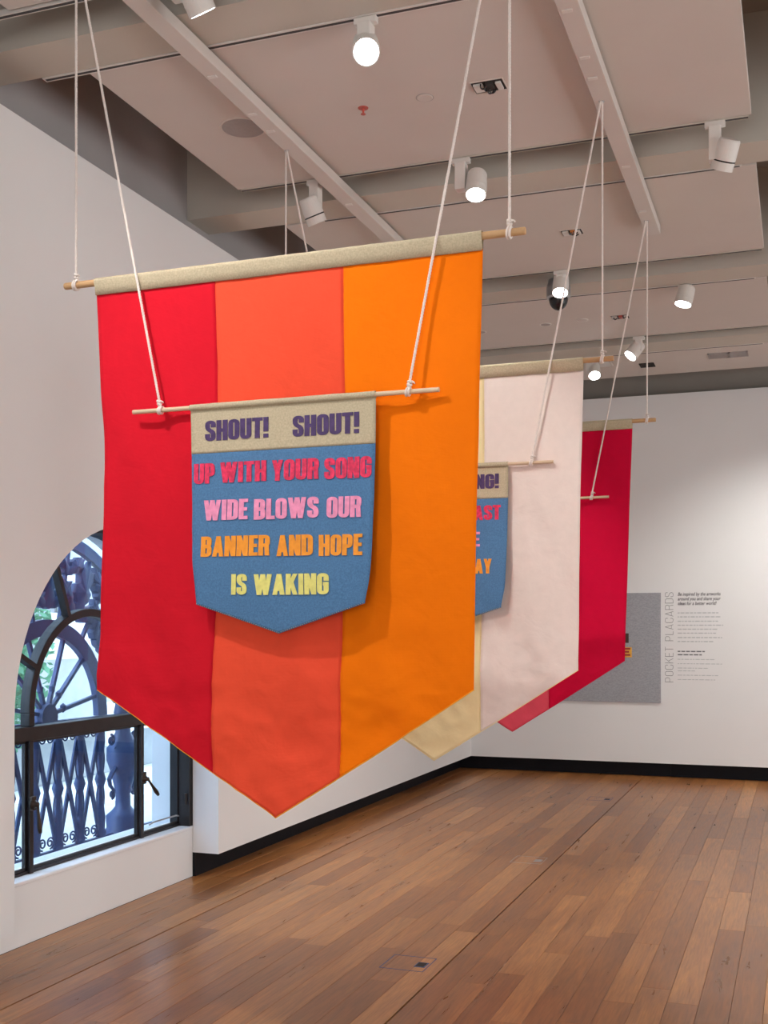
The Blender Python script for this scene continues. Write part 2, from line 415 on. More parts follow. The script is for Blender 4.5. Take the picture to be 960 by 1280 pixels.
# ------------------------------------------------------------------ window
win = thing('window_1', (-3.62, YC, .315), 'dark steel arched window with small opening lights', kind='structure')
FX0, FX1 = -3.675, -3.565
def arcband(mb, yc, zc, r0, r1, x0, x1, a0=0, a1=180, n=36):
    vs = []
    for i in range(n+1):
        a = R(a0+(a1-a0)*i/n); cc, ss = math.cos(a), math.sin(a)
        for r in (r0, r1):
            for X in (x0, x1): vs.append((X, yc+r*cc, zc+r*ss))
    fs = []
    for i in range(n):
        b = i*4; c_ = b+4
        fs += [(b,b+1,c_+1,c_), (b+1,b+3,c_+3,c_+1), (b+3,b+2,c_+2,c_+3), (b+2,b,c_,c_+2)]
    fs += [(0,2,3,1), (n*4, n*4+1, n*4+3, n*4+2)]
    return mb.add(vs, fs)
mb = arcband(MB(), YC, ZC, .945, RA+.010, FX0-.03, FX1)
mb.box(FX0-.03, FX1, YC-RA-.010, YC-.945, .316, ZC); mb.box(FX0-.03, FX1, YC+.945, YC+RA+.010, .316, ZC)
mb.build('outer_frame', M['steel'], win, bevel=.002)
ml, mr = YC-.53, YC+.50
ZTR = 1.005
MB().box(FX0-.01, -3.612, YC-.945, YC+.945, ZTR-.02, ZTR+.05).build('transom', M['steel'], win, bevel=.004)
for y in (ml, mr):
    MB().box(FX0, -3.622, y-.015, y+.015, .317, ZTR).build('mullion', M['steel'], win, bevel=.004)
MB().box(FX0-.01, -3.635, YC-.945, YC+.945, .316, .332).build('bottom_rail', M['steel'], win, bevel=.003)
mb = arcband(MB(), YC-.015, ZC, .492, .535, FX0-.005, -3.622)
for y in (YC-.015-.5125, YC-.015+.5125): mb.box(FX0-.005, -3.622, y-.021, y+.021, ZTR+.05, ZC)
mb.build('inner_arch', M['steel'], win, bevel=.004)
for a in (26, 68, 112, 154):
    cc, ss = math.cos(R(a)), math.sin(R(a))
    p = Vector((-3.64, YC-.015+.74*cc, ZC+.74*ss))
    MB().obox(p, (.02,0,0), Vector((0,cc,ss))*.21, Vector((0,-ss,cc))*.013).build('glazing_bar', M['steel'], win)
# opening-light stiles (thin, in front of the panes)
for y0, y1 in ((YC-.945, ml-.015), (ml+.015, mr-.015), (mr+.015, YC+.945)):
    mb = MB(); a, b = y0+.006, y1-.006
    for ya, yb in ((a, a+.010), (b-.010, b)): mb.box(-3.66, -3.642, ya, yb, .334, ZTR-.024)
    for za, zb in ((.334,.346), (ZTR-.034, ZTR-.024)): mb.box(-3.66, -3.642, a, b, za, zb)
    mb.build('sash', M['steel'], win)
    MB().box(-3.652, -3.647, a+.01, b-.01, .355, ZTR-.035).build('pane', M['glass'], win)
n = 32
vs = [(-3.65, YC+.95*math.cos(math.pi*i/n), ZC+.95*math.sin(math.pi*i/n)) for i in range(n+1)] + [(-3.65, YC-.95, ZTR+.04), (-3.65, YC+.95, ZTR+.04)]
vs2 = [(-3.654, y, z) for _, y, z in vs]; m_ = len(vs)
MB().add(vs+vs2, [tuple(range(m_)), tuple(range(2*m_-1, m_-1, -1))]).build('pane', M['glass'], win)
def handle(y, z, ang):
    h_ = MB().lathe([(.0,-.004),(.026,-.004),(.028,.004),(.02,.012),(.012,.022),(.012,.032),(0,.034)], Matrix.Translation((-3.616,y,z)) @ Matrix.Rotation(R(90),4,'Y'), 16).build('handle', M['brass'], win, True)
    d = Vector((.07, math.sin(ang), -math.cos(ang))).normalized(); p = Vector((-3.588, y, z))
    MB().tube([p, p+d*.03, p+d*.06, p+d*.115, p+d*.145], [.008,.007,.008,.013,.009], 8).build('lever', M['brass'], h_, True)
    MB().box(-3.624, -3.606, y-.016, y+.016, z-.03, z+.04).build('plate', M['brass'], h_, bevel=.003)
handle(ml, .665, .05); handle(mr, .665, .75)
mb = MB(); mb.tube([(-3.615, mr+.06, .385), (-3.61, mr+.1, .395), (-3.61, mr+.36, .395), (-3.615, mr+.40, .385)], .005, 6)
mb.build('stay_bar', M['silver'], win)
for z in (.45, .9): MB().tube([(-3.59, YC+.94, z), (-3.59, YC+.94, z+.07)], .01, 8).build('hinge', M['steel'], win)
MB().box(-3.70, XS+.004, YC-RA, YC+RA, .295, .3155).build('window_sill', M['wall'], win, bevel=.006)

# ------------------------------------------------------------------ outside: grille, stone building, tree, ground
GX, GY, GZ = -4.15, 5.61, 1.0
gr = thing('iron_gate_grille', (GX, GY, -.1), 'blue-black wrought iron grille with fan arch and crossed bars outside the window', 'grille')
def bar(y0,z0,y1,z1,wd,name='bar',x=GX,dp=.012,par=gr):
    a = Vector((x,y0,z0)); b = Vector((x,y1,z1)); d = (b-a); l = d.length/2; d.normalize()
    return MB().obox((a+b)/2, (dp,0,0), d*l, Vector((0,-d.z,d.y))*wd/2).build(name, M['iron'], par)
bar(3.6, .215, 6.85, .205, .055, 'bottom_rail'); bar(3.6, .985, 6.85, .955, .07, 'top_rail', dp=.02)
bal_y = [4.40+.2205*i for i in range(9)]
def spiral(y, z, r, s, turns=1.3, fl=1):
    pts = []
    for i in range(26):
        t = i/25; a = s*t*turns*2*math.pi + (math.pi/2)*fl
        q = r*(1-.74*t); pts.append((GX, y+q*math.cos(a), z+q*math.sin(a)))
    return pts
bal_prof = [(.030,0),(.034,.03),(.026,.05),(.030,.12),(.019,.22),(.017,.30),(.03,.345),(.034,.36),(.03,.375),(.017,.42),(.019,.50),(.028,.60),(.026,.66),(.034,.69),(.03,.72)]
for i, y in enumerate(bal_y):
    b_ = MB().lathe([(r*1.05, h_) for r, h_ in bal_prof], Matrix.Translation((GX,y,.235)), 12).build('baluster', M['iron'], gr, True)
    mb = MB()
    for s_ in (-1,1):
        mb.tube([(GX, y+s_*(.012+.03*math.sin(math.pi*t/8)), .36+.235*t/8) for t in range(9)], .005, 6)
        mb.tube([(GX, y+s_*(.012+.03*math.sin(math.pi*t/8)), .595+.235*t/8) for t in range(9)], .005, 6)
    mb.build('side_rod', M['iron'], b_)
    if i < 8:
        y2 = bal_y[i+1]; m_ = (y+y2)/2
        bar(y+.02, .87, y2-.02, .25, .030, 'cross_bar', GX+.006, .006); bar(y+.02, .25, y2-.02, .87, .030, 'cross_bar', GX-.006, .006)
        for s_ in (-1,1):
            mb = MB(); mb.tube(spiral(m_+s_*.037, .285, .037, s_, 1.6, -1), .0055, 6); mb.build('scroll', M['iron'], gr)
            mb = MB(); mb.tube(spiral(m_+s_*.034, .90, .034, -s_, 1.6, 1), .0055, 6); mb.build('scroll', M['iron'], gr)
def post(y):
    prof = [(.13,0),(.13,.06),(.105,.08),(.11,.16),(.075,.19),(.05,.22),(.047,.30),(.06,.32),(.055,.34),(.085,.46),(.105,.52),(.105,.60),(.09,.62),(.075,.65),(.05,.70),(.045,.78),(.06,.83),(.05,.88),(.045,1.7),(.07,1.75),(.03,1.85),(0,1.95)]
    p = MB().lathe(prof, Matrix.Translation((GX,y,.17)), 20).build('newel_post', M['iron'], gr, True)
    MB().lathe([(.09,-.42),(.11,-.03),(.14,0),(.12,.02)], Matrix.Translation((GX,y,.17)), 16).build('foot', M['iron'], p)
    for s_ in (-1,1):
        mb = MB(); pts = [(GX, y+s_*(.10+.06*math.sin(t*.9)), .50+.04*t) for t in range(8)]
        mb.tube(pts, [.010,.013,.016,.016,.016,.015,.012,.008], 6)
        mb.tube(spiral(y+s_*.135, .83, .035, s_, 1.4, 1), .009, 6); mb.tube(spiral(y+s_*.125, .48, .028, -s_, 1.4, -1), .008, 6)
        mb.build('bracket_scroll', M['iron'], p)
post(6.42); post(GY*2-6.42)
arcband(MB(), GY, GZ, .505, .60, GX-.02, GX+.02).build('fan_arch', M['iron'], gr)
arcband(MB(), GY, GZ, 1.06, 1.13, GX-.02, GX+.02).build('outer_arch', M['iron'], gr)
MB().lathe([(0,-.03),(.075,-.03),(.085,0),(.075,.03),(0,.03)], Matrix.Translation((GX,GY,GZ+.03)) @ Matrix.Rotation(R(90),4,'Y'), 20).build('fan_hub', M['iron'], gr)
for a in (14, 45, 71, 109, 135, 166):
    cc, ss = math.cos(R(a)), math.sin(R(a))
    bar(GY+.06*cc, GZ+.03+.06*ss, GY+.515*cc, GZ+.515*ss, .022, 'spoke')
    mb = MB(); cq = Vector((GX, GY+.17*cc, GZ+.03+.17*ss)); mb.lathe([(0,-.03),(.018,-.015),(.018,.015),(0,.03)], Matrix.Translation(cq), 8); mb.build('spoke_boss', M['iron'], gr)
leafp = [(0,-.16),(.03,-.15),(.05,-.10),(.03,-.07),(.065,-.03),(.07,.02),(.04,.04),(.06,.09),(.045,.13),(.015,.14),(0,.19),(-.015,.14),(-.045,.13),(-.06,.09),(-.04,.04),(-.07,.02),(-.065,-.03),(-.03,-.07),(-.05,-.10),(-.03,-.15)]
def leaf(y, z, ang, s_):
    cc, ss = math.cos(ang), math.sin(ang)
    mb = MB(); cv = [(GX+.02, y, z)]; n_ = len(leafp)
    for d in (.022, -.022):
        vs = [(GX+d, y+s_*(a*cc-b*ss), z+s_*(a*ss+b*cc)) for a, b in leafp]
        c0 = (GX+d*1.9, y, z)
        mb.add(vs+[c0], [(i,(i+1)%n_,n_) for i in range(n_)])
    vs = [(GX+d, y+s_*(a*cc-b*ss), z+s_*(a*ss+b*cc)) for d in (.022,-.022) for a, b in leafp]
    mb.add(vs, [(i,(i+1)%n_,n_+(i+1)%n_,n_+i) for i in range(n_)])
    return mb.build('leaf_ornament', M['iron'], gr)
for a in (18, 42, 66, 90, 114, 138, 162):
    q = R(a); cc, ss = math.cos(q), math.sin(q)
    leaf(GY+.84*cc, GZ+.84*ss, q-math.pi/2, 1.12)
    for s_ in (-1, 1):
        q2 = R(a+s_*9.5); leaf(GY+.76*math.cos(q2), GZ+.76*math.sin(q2), q-math.pi/2+s_*.9, .72)
        q3 = R(a+s_*8); leaf(GY+.96*math.cos(q3), GZ+.96*math.sin(q3), q-math.pi/2-s_*.7, .62)
    q4 = R(a+12); bar(GY+.59*math.cos(q4), GZ+.59*math.sin(q4), GY+1.07*math.cos(q4), GZ+1.07*math.sin(q4), .02, 'spandrel_bar')

o = MB().box(-14, -3.862, -6, 24, -.45, -.25).build('ground_outside', M['paving']); tag(o, 'pale paving outside the window', kind='structure')
sb = thing('stone_building', (-7.2, 9, -.25), 'pale sandstone building seen through the arched window', 'building')
MB().box(-8.2, -7.215, 3.2, 22, -.25, 7.5).build('wall_core', M['joint'], sb)
rng = random.Random(3)
bl = [bpy.data.meshes.new('stone_block') for _ in range(1)]
mbx = MB().box(-.5,.5,-.5,.5,-.5,.5)
ref = mbx.build('stone_block', M['stone'], sb)
bm_me = ref.data; first = True; nb = 0
for row in range(9):
    z = -.25 + row*.46; y = 3.2 - (row % 2)*.45
    while y < 16:
        ln = rng.choice((.8,.95,1.1)); y1 = min(y+ln, 16); a = max(y, 3.2)
        if y1-a > .1:
            o = ref if first else bpy.data.objects.new('stone_block', bm_me)
            if not first: C.objects.link(o); o.parent = sb
            first = False
            dx = rng.uniform(0,.012)
            o.location = (0+.0+dx-.0, (a+y1)/2-9, z+.23+.25); o.scale = (.06, y1-a-.012, .448)
        y = y1
# window reveals on the building, a low step and a string course
f_ = MB().box(-7.19, -7.12, 9.9, 10.4, 1.35, 2.1).build('window_surround', M['stone'], sb, bevel=.01)
MB().box(-7.125, -7.105, 9.97, 10.33, 1.42, 2.03).build('pane', M['joint'], f_)
MB().box(-7.2, -6.95, 3.2, 16, .42, .52).build('string_course', M['stone'], sb)
MB().box(-7.2, -6.7, 3.2, 16, -.25, -.05).build('plinth_course', M['stone'], sb)

def tree(name, c, rx, rz, hh, label, seed, nl):
    t = thing(name, (c[0], c[1], -.25), label, 'tree')
    rg = random.Random(seed)
    MB().tube([(c[0]+.05*math.sin(i), c[1]+.04*math.cos(i*1.3), -.25+hh*i/5) for i in range(6)], [.12-.012*i for i in range(6)], 10).build('trunk', M['bark'], t, True)
    mb = MB()
    for i in range(nl):
        d = Vector((rg.gauss(0,1), rg.gauss(0,1), rg.gauss(0,1))).normalized()*(rg.random()**.4)
        p = Vector((c[0]+d.x*rx, c[1]+d.y*rx, hh+d.z*rz))
        u = Vector((rg.gauss(0,1), rg.gauss(0,1), rg.gauss(0,1))).normalized(); v = u.orthogonal().normalized()
        s_ = rg.uniform(.028,.055)
        mb.add([p-u*s_, p+v*s_*.45, p+u*s_, p-v*s_*.45], [(0,1,2,3)])
    o = mb.build('foliage', M['leaf'], t); o['kind'] = 'stuff'
tree('leafy_tree', (-6.0, 7.2, 0), .6, .9, 1.35, 'green leafy tree outside at the left edge of the arched window', 5, 5200)

# ------------------------------------------------------------------ lettering
def rounded(pts, r, closed, n=6):
    out = []; m = len(pts)
    for i, p in enumerate(pts):
        p = Vector(p)
        if not closed and i in (0, m-1): out.append(p); continue
        a = Vector(pts[(i-1) % m]); b = Vector(pts[(i+1) % m])
        da = (a-p); db = (b-p); rr = min(r, da.length*.49, db.length*.49)
        p0 = p+da.normalized()*rr; p1 = p+db.normalized()*rr
        for k in range(n+1):
            t = k/n; out.append((1-t)**2*p0 + 2*t*(1-t)*p + t*t*p1)
    return out
V, Hh, Pp = 'v', 'h', 'p'
GL = {
 'H': (.50, [(V,0,0,0,1),(V,1,0,1,1),(Hh,.5,0,1)]),
 'O': (.50, [(Pp,1,[(0,0),(1,0),(1,1),(0,1)],0)]),
 'U': (.50, [(Pp,0,[(0,1),(0,0),(1,0),(1,1)],1)]),
 'S': (.48, [(Pp,0,[(1,.70),(1,1),(0,1),(0,.60),(1,.42),(1,0),(0,0),(0,.32)],0)]),
 'T': (.46, [(V,.5,0,.5,1),(Hh,1,0,1)]),
 '!': (.20, [(V,.5,.30,.5,1),(V,.5,0,.5,.19)]),
 'P': (.48, [(V,0,0,0,1),(Pp,0,[(0,1),(1,1),(1,.42),(0,.42)],0)]),
 'R': (.50, [(V,0,0,0,1),(Pp,0,[(0,1),(1,1),(1,.50),(0,.50)],0),(V,1,0,.88,.5)]),
 'W': (.80, [(V,0,1,.25,0),(V,.25,0,.5,1),(V,.5,1,.75,0),(V,.75,0,1,1)]),
 'I': (.22, [(V,.5,0,.5,1)]),
 'Y': (.52, [(V,0,1,.5,.38),(V,1,1,.5,.38),(V,.5,0,.5,.45)]),
 'N': (.52, [(V,0,0,0,1),(V,1,0,1,1),(V,0,1,1,0)]),
 'G': (.50, [(Pp,0,[(1,.66),(1,1),(0,1),(0,0),(1,0),(1,.50)],0),(Hh,.5,.52,1)]),
 'D': (.50, [(V,0,0,0,1),(Pp,0,[(0,1),(1,1),(1,0),(0,0)],0)]),
 'E': (.40, [(V,0,0,0,1),(Hh,1,0,1),(Hh,.5,0,.92),(Hh,0,0,1)]),
 'B': (.50, [(V,0,0,0,1),(Pp,0,[(0,1),(.94,1),(.94,.52),(0,.52)],0),(Pp,0,[(0,.5),(1,.5),(1,0),(0,0)],0)]),
 'L': (.38, [(V,0,0,0,1),(Hh,0,0,1)]),
 'A': (.54, [(V,0,0,.5,1),(V,1,0,.5,1),(Hh,.22,.22,.78)]),
 'K': (.52, [(V,0,0,0,1),(V,1,1,.12,.38),(V,1,0,.42,.62)]),
 'C': (.50, [(Pp,0,[(1,.66),(1,1),(0,1),(0,0),(1,0),(1,.34)],0)]),
}
def glyph(ch, t, th, wscale=1, r=.17):
    """quads in unit-height glyph space -> list of polygons, width"""
    wd, els = GL[ch]
    wd = max(wd*wscale, t*1.05) if ch in 'I!' else wd*wscale
    out = []
    mx = lambda x: t/2 + x*(wd-t); my = lambda y: th/2 + y*(1-th)
    for e in els:
        if e[0] == V:
            x0, y0, x1, y1 = mx(e[1]), e[2], mx(e[3]), e[4]
            hw = t/2*(1 if abs(x1-x0) < 1e-6 else .92); k = 4
            for i in range(k):
                a, b = i/k, (i+1)/k
                xa, xb, ya, yb = x0+(x1-x0)*a, x0+(x1-x0)*b, y0+(y1-y0)*a, y0+(y1-y0)*b
                out.append([(xa-hw,ya),(xa+hw,ya),(xb+hw,yb),(xb-hw,yb)])
        elif e[0] == Hh:
            y = my(e[1]); out.append([(e[2]*wd,y-th/2),(e[3]*wd,y-th/2),(e[3]*wd,y+th/2),(e[2]*wd,y+th/2)])
        else:
            pts = [(mx(x), my(y)) for x, y in e[2]]
            if e[3]:
                pts[0] = (pts[0][0], 1); pts[-1] = (pts[-1][0], 1)
            pl = rounded(pts, r, e[1]); m = len(pl); L_, R_ = [], []
            for i, p in enumerate(pl):
                a = pl[(i-1) % m] if (e[1] or i > 0) else p
                b = pl[(i+1) % m] if (e[1] or i < m-1) else p
                d = (b-a)
                if d.length < 1e-9: d = Vector((1,0))
                d.normalize(); q = math.hypot(t*d.y, th*d.x)/2; nn = Vector((-d.y, d.x))
                L_.append(p+nn*q); R_.append(p-nn*q)
            for i in range(m if e[1] else m-1):
                j = (i+1) % m
                out.append([tuple(L_[i]), tuple(L_[j]), tuple(R_[j]), tuple(R_[i])])
    return out, wd
def word_polys(txt, width, height, t=.215, th=.165, gap=.035, space=.25, r=.17):
    items = []; x = 0
    for ch in txt:
        if ch == ' ': x += space; continue
        g, wd = glyph(ch, t, th, 1, r); items.append((g, x)); x += wd+gap
    tot = x-gap
    sx = width/tot
    return [[((px+x0)*sx, py*height) for px, py in poly] for g, x0 in items for poly in g]

# ------------------------------------------------------------------ banners
def nz(x, y, z=0): return noise.noise(Vector((x, y, z)))
def sstep(a, b, x):
    t = max(0, min(1, (x-a)/(b-a))); return t*t*(3-2*t)

BW0, BW1 = -2.422, -.961
BT, BCL, BCR, BTIP = 2.82, 1.324, 1.351, .893
def big_surface(x, z, Y, seed):
    dn = sstep(0, .6, BT-z)
    f = dn*(.017*nz(x*2.4+seed, z*.35, seed) + .012*nz(x*5+z*1.4, z*.8, seed+3))
    low = sstep(1.9, 1.1, z)
    f += low*(.013*nz(x*4+z*2.5, z*4-x*1.6, seed+9) + .008*abs(nz(x*9+z*5, z*9-x*5, seed+5)))
    f += .0045*dn*nz(x*11+z*4, z*2.6, seed+7) + .0035*dn*abs(nz(x*6-z*4, z*5+x*3, seed+11))
    f += .006*sstep(.14,.0,min(x-BW0, BW1-x))*dn*nz(z*3, seed, 2)
    return Y + max(f*1.5 + .004, -.007)
def big_edges(v, taper):   # left, right edge at fraction v from the top to the corner
    l = BW0 + .026*math.sin(math.pi*min(v,1)) ; r = BW1 - taper*v**1.2 - .004*math.sin(math.pi*v)
    return l, r
def big_banner(Y, cols, label, seed, hem, taper=.027):
    t = thing('large_banner', ((BW0+BW1)/2, Y, .893), label, 'banner', 'large pointed cloth banners hanging in a row')
    rod_z = 2.815
    MB().lathe([(0,-.868),(.0115,-.868),(.0125,-.864),(.0125,.864),(.0115,.868),(0,.868)], Matrix.Translation((-1.688,Y,rod_z)) @ Matrix.Rotation(R(90),4,'Y'), 16).build('pole', M['wood_rod'], t)
    # linen sleeve
    mb = MB(); nx = 48; vs = []; ring = 14
    for i in range(nx+1):
        x = BW0 + (BW1-BW0)*i/nx; wv = .0015*nz(x*9, seed, 4)
        for k in range(ring):
            a = 2*math.pi*k/ring
            yy = .0165*math.cos(a); zz = .0165*math.sin(a)
            if math.sin(a) < -.2: yy *= .35 + .2*abs(math.cos(a)); zz = -.046 if math.sin(a) < -.7 else -.02
            vs.append((x, Y+yy+wv, rod_z+zz+wv))
    fs = [(i*ring+k, i*ring+(k+1)%ring, (i+1)*ring+(k+1)%ring, (i+1)*ring+k) for i in range(nx) for k in range(ring)]
    mb.add(vs, fs).build('linen_sleeve', M['linen'], t, True)
    # three cloth panels
    ztop = rod_z-.040
    def col_pt(u, v):
        # u across 0..1; v 0..1 top to corner line, 1..2 corner line to the pointed hem
        l, r = big_edges(min(v,1), taper); x = l+(r-l)*u
        zc_ = BCL+(BCR-BCL)*u
        if v <= 1: z = ztop + (zc_-ztop)*v
        else:
            pt = BTIP + (zc_-BTIP)*abs(u-.5)*2; z = zc_ + (pt-zc_)*(v-1)
        return x, z
    for j, m in enumerate(cols):
        nu, nv = 30, 110; vs = []
        u0, u1 = j/3, (j+1)/3
        for a in range(nv+1):
            v = (a/80) if a <= 80 else 1+(a-80)/30
            for b in range(nu+1):
                u = u0+(u1-u0)*b/nu; x, z = col_pt(u, v)
                vs.append((x, big_surface(x, z, Y, seed), z))
        fs = [(a*(nu+1)+b, a*(nu+1)+b+1, (a+1)*(nu+1)+b+1, (a+1)*(nu+1)+b) for a in range(nv) for b in range(nu)]
        # drop the zero-height faces of the outermost hem corners
        o = MB().add(vs, fs).build('cloth_panel', M[m], t, True)
        sd = o.modifiers.new('thick', 'SOLIDIFY'); sd.thickness = .0016; sd.offset = 0
        if j < 2:
            mb = MB(); u = u1
            pts = []
            for a in range(60):
                x, z = col_pt(u, 2*a/59); pts.append((x, big_surface(x, z, Y, seed)-.0012, z))
            mb.tube(pts, .0011, 5).build('seam', M[cols[j]], o)
    for u0, u1 in ((0,.5), (.5,1)):
        pts = []
        for a in range(40):
            u = u0+(u1-u0)*a/39; x, z = col_pt(u, 2); pts.append((x, big_surface(x, z, Y, seed)+.0006, z-.0005))
        MB().tube(pts, .0022, 6).build('hem', M[hem], t)
    for x in (-2.508, -.872):
        rope_pair(t, (x, Y, 4.028), (x, Y, rod_z), .0125)
    return t
def strand_rope(mb, a, b):
    a = Vector(a); b = Vector(b); d = b-a; ln = d.length; t = d.normalized()
    u = t.orthogonal().normalized(); v = t.cross(u)
    n = int(ln/.0042)
    for s_ in range(3):
        pts = []
        for i in range(n+1):
            q = 2*math.pi*(i*.0042/.030 + s_/3)
            pts.append(a + d*i/n + .0026*(math.cos(q)*u + math.sin(q)*v))
        mb.tube(pts, .0026, 5)
    return mb
def rope_pair(t, a, b, rr):
    strand_rope(MB(), a, (b[0], b[1], b[2]+rr)).build('rope', M['rope'], t, True)
    mb = MB()
    for k in (-.5, .5):
        mb.tube([(b[0]+k*.0085+.003*math.sin(q), b[1]+(rr+.004)*math.cos(q), b[2]+(rr+.004)*math.sin(q)) for q in [2*math.pi*i/16 for i in range(16)]], .0044, 6, True)
    d = (Vector(a)-Vector(b)).normalized(); p = Vector(b)+d*(rr+.014)
    for k in range(2):
        mb.tube([p+d*k*.010+Vector((.006*math.cos(q), .006*math.sin(q), .003*math.sin(2*q))) for q in [2*math.pi*i/12 for i in range(12)]], .004, 6, True)
    mb.tube([p, p+Vector((.010,-.005,.010)), p+Vector((.017,-.008,.007)), p+Vector((.020,-.008,.002))], .0026, 6)
    mb.build('knot', M['rope'], t, True)
    mb = MB(); q_ = Vector(a)
    mb.tube([q_+Vector((.009*math.cos(q), 0, .009*math.sin(q)+.004)) for q in [2*math.pi*i/12 for i in range(12)]], .0022, 6, True)
    mb.build('hook', M['silver'], t)

SL, SR = -2.016, -1.320
def small_y(z, x, Y, seed):
    dn = sstep(0, .5, 2.32-z)
    return Y - .0225 - .020*sstep(0,.75,2.32-z) + dn*(.006*nz(x*5+seed, z*2, seed) + .004*nz(x*8+z*5, z*8-x*4, seed+2))
def small_banner(Y, label, seed, words, dz=0):
    t = thing('small_banner', (-1.655, Y-.03, 1.531), label, 'banner', 'small denim slogan banners hanging in front of the large ones')
    rz = 2.325; yr = Y-.0235
    MB().lathe([(0,-.575),(.0075,-.575),(.008,-.572),(.008,.572),(.0075,.575),(0,.575)], Matrix.Translation((-1.675,yr,rz)) @ Matrix.Rotation(R(90),4,'Y'), 14).build('pole', M['wood_rod_pale'], t)
    # sleeve with linen band
    mb = MB(); nx = 36; ring = 12; vs = []
    for i in range(nx+1):
        x = SL+(SR-SL)*i/nx
        for k in range(ring):
            a = 2*math.pi*k/ring; rr = .0115 + .001*nz(x*14, k*.3, seed)
            vs.append((x, yr+rr*math.cos(a), rz+rr*math.sin(a)))
    fs = [(i*ring+k, i*ring+(k+1)%ring, (i+1)*ring+(k+1)%ring, (i+1)*ring+k) for i in range(nx) for k in range(ring)]
    mb.add(vs, fs).build('linen_sleeve', M['linen'], t, True)
    def edges(z):
        a = sstep(1.80, 1.62, z)
        v_ = max(0,(2.32-z)/.7); l = SL + .014*a + .022*v_; r = SR - .020*v_**2 - .014*a**2 + .002*v_
        return l, r
    zs = 2.162; zc_ = 1.632; tip = 1.531; tu = .50
    def grid(z_of, n_v, mname, nm, off=0):
        nu = 40; vs = []
        for a in range(n_v+1):
            for b in range(nu+1):
                u = b/nu; z = z_of(u, a/n_v); l, r = edges(max(z, zc_)); x = l+(r-l)*u
                vs.append((x, small_y(z, x, Y, seed)+off, z))
        fs = [(a*(nu+1)+b, a*(nu+1)+b+1, (a+1)*(nu+1)+b+1, (a+1)*(nu+1)+b) for a in range(n_v) for b in range(nu)]
        o = MB().add(vs, fs).build(nm, M[mname], t, True)
        sd = o.modifiers.new('thick', 'SOLIDIFY'); sd.thickness = .0016; sd.offset = 0
        return o
    grid(lambda u, v: 2.318+(zs-2.318)*v, 16, 'linen', 'linen_band')
    hemz = lambda u: tip + (zc_-tip)*abs(u-tu)*2
    dn = grid(lambda u, v: zs+.004+(hemz(u)-zs-.004)*v, 60, 'denim', 'denim_panel', .001)
    pts = []
    for i in range(41):
        u = i/40; z = hemz(u); l, r = edges(zc_); x = l+(r-l)*u; pts.append((x, small_y(z, x, Y, seed)-.0015, z+.003))
    mb = MB()
    for i in range(160):
        q = i/160*40; k = int(q); f_ = q-k
        if i % 2 == 0:
            a = Vector(pts[k]).lerp(Vector(pts[min(k+1,40)]), f_); b = Vector(pts[k]).lerp(Vector(pts[min(k+1,40)]), min(1,f_+.16))
            mb.tube([a, b], .0012, 4)
    mb.build('hem_stitching', M['linen'], dn)
    for txt, x0, x1, zb, m in words:
        x0 += .012*(2.2-zb)/.55; x1 += .006*(2.2-zb)/.55
        polys = word_polys(txt, x1-x0, .071)
        mb = MB()
        for pl in polys:
            vs = []
            for px, pz in pl:
                X, Z = x0+px, zb+pz; vs.append((X, small_y(Z, X, Y, seed)-.0030, Z))
            for px, pz in pl:
                X, Z = x0+px, zb+pz; vs.append((X, small_y(Z, X, Y, seed)-.0008, Z))
            mb.add(vs, [(0,1,2,3),(4,7,6,5),(0,4,5,1),(1,5,6,2),(2,6,7,3),(3,7,4,0)])
        o = mb.build('lettering', M[m], t)
    for ch in list(t.children): ch.location.z += dz
    for x, xt in ((-2.137, -2.500), (-1.206, -.878)):
        rope_pair(t, (xt, Y-.006, 4.028), (x, yr, rz+dz), .008)
    return t
big_banner(3.57, ('red','coral','orange'), 'large pointed banner of red, coral and orange cloth, nearest of the three', 1.3, 'hem')
big_banner(5.40, ('ivory','lemon','blush'), 'large pointed banner of pale yellow and blush pink cloth, middle of the row', 4.7, 'lemon')
big_banner(7.08, ('rose','rose','crimson'), 'large pointed banner of crimson and rose cloth, farthest of the row', 8.1, 'crimson', .046)
W1 = [('SHOUT!',-1.957,-1.712,2.204,'ink_purple'),('SHOUT!',-1.621,-1.378,2.200,'ink_purple'),
 ('UP',-2.002,-1.919,2.055,'ink_pinkred'),('WITH',-1.900,-1.721,2.055,'ink_pinkred'),('YOUR',-1.701,-1.524,2.053,'ink_pinkred'),('SONG',-1.506,-1.334,2.050,'ink_pinkred'),
 ('WIDE',-1.964,-1.789,1.925,'ink_pink'),('BLOWS',-1.769,-1.524,1.922,'ink_pink'),('OUR',-1.498,-1.370,1.919,'ink_pink'),
 ('BANNER',-1.973,-1.706,1.798,'ink_orange'),('AND',-1.685,-1.545,1.795,'ink_orange'),('HOPE',-1.528,-1.366,1.792,'ink_orange'),
 ('IS',-1.856,-1.791,1.665,'ink_lemon'),('WAKING',-1.771,-1.487,1.663,'ink_lemon')]
small_banner(3.57, 'small blue denim banner reading SHOUT! SHOUT! in front of the red and orange banner', 2.2, W1)
W2 = [('NG!',-1.484,-1.365,2.210,'ink_purple'),('AST',-1.492,-1.357,2.058,'ink_pinkred'),('E',-1.507,-1.461,1.930,'ink_pink'),('AY',-1.492,-1.402,1.798,'ink_orange')]
small_banner(5.40, 'small denim banner ending in NG! in front of the pale pink banner', 5.1, W2, .016)
small_banner(7.08, 'small hanging banner on a thin pole in front of the crimson banner', 6.4, [], .03)

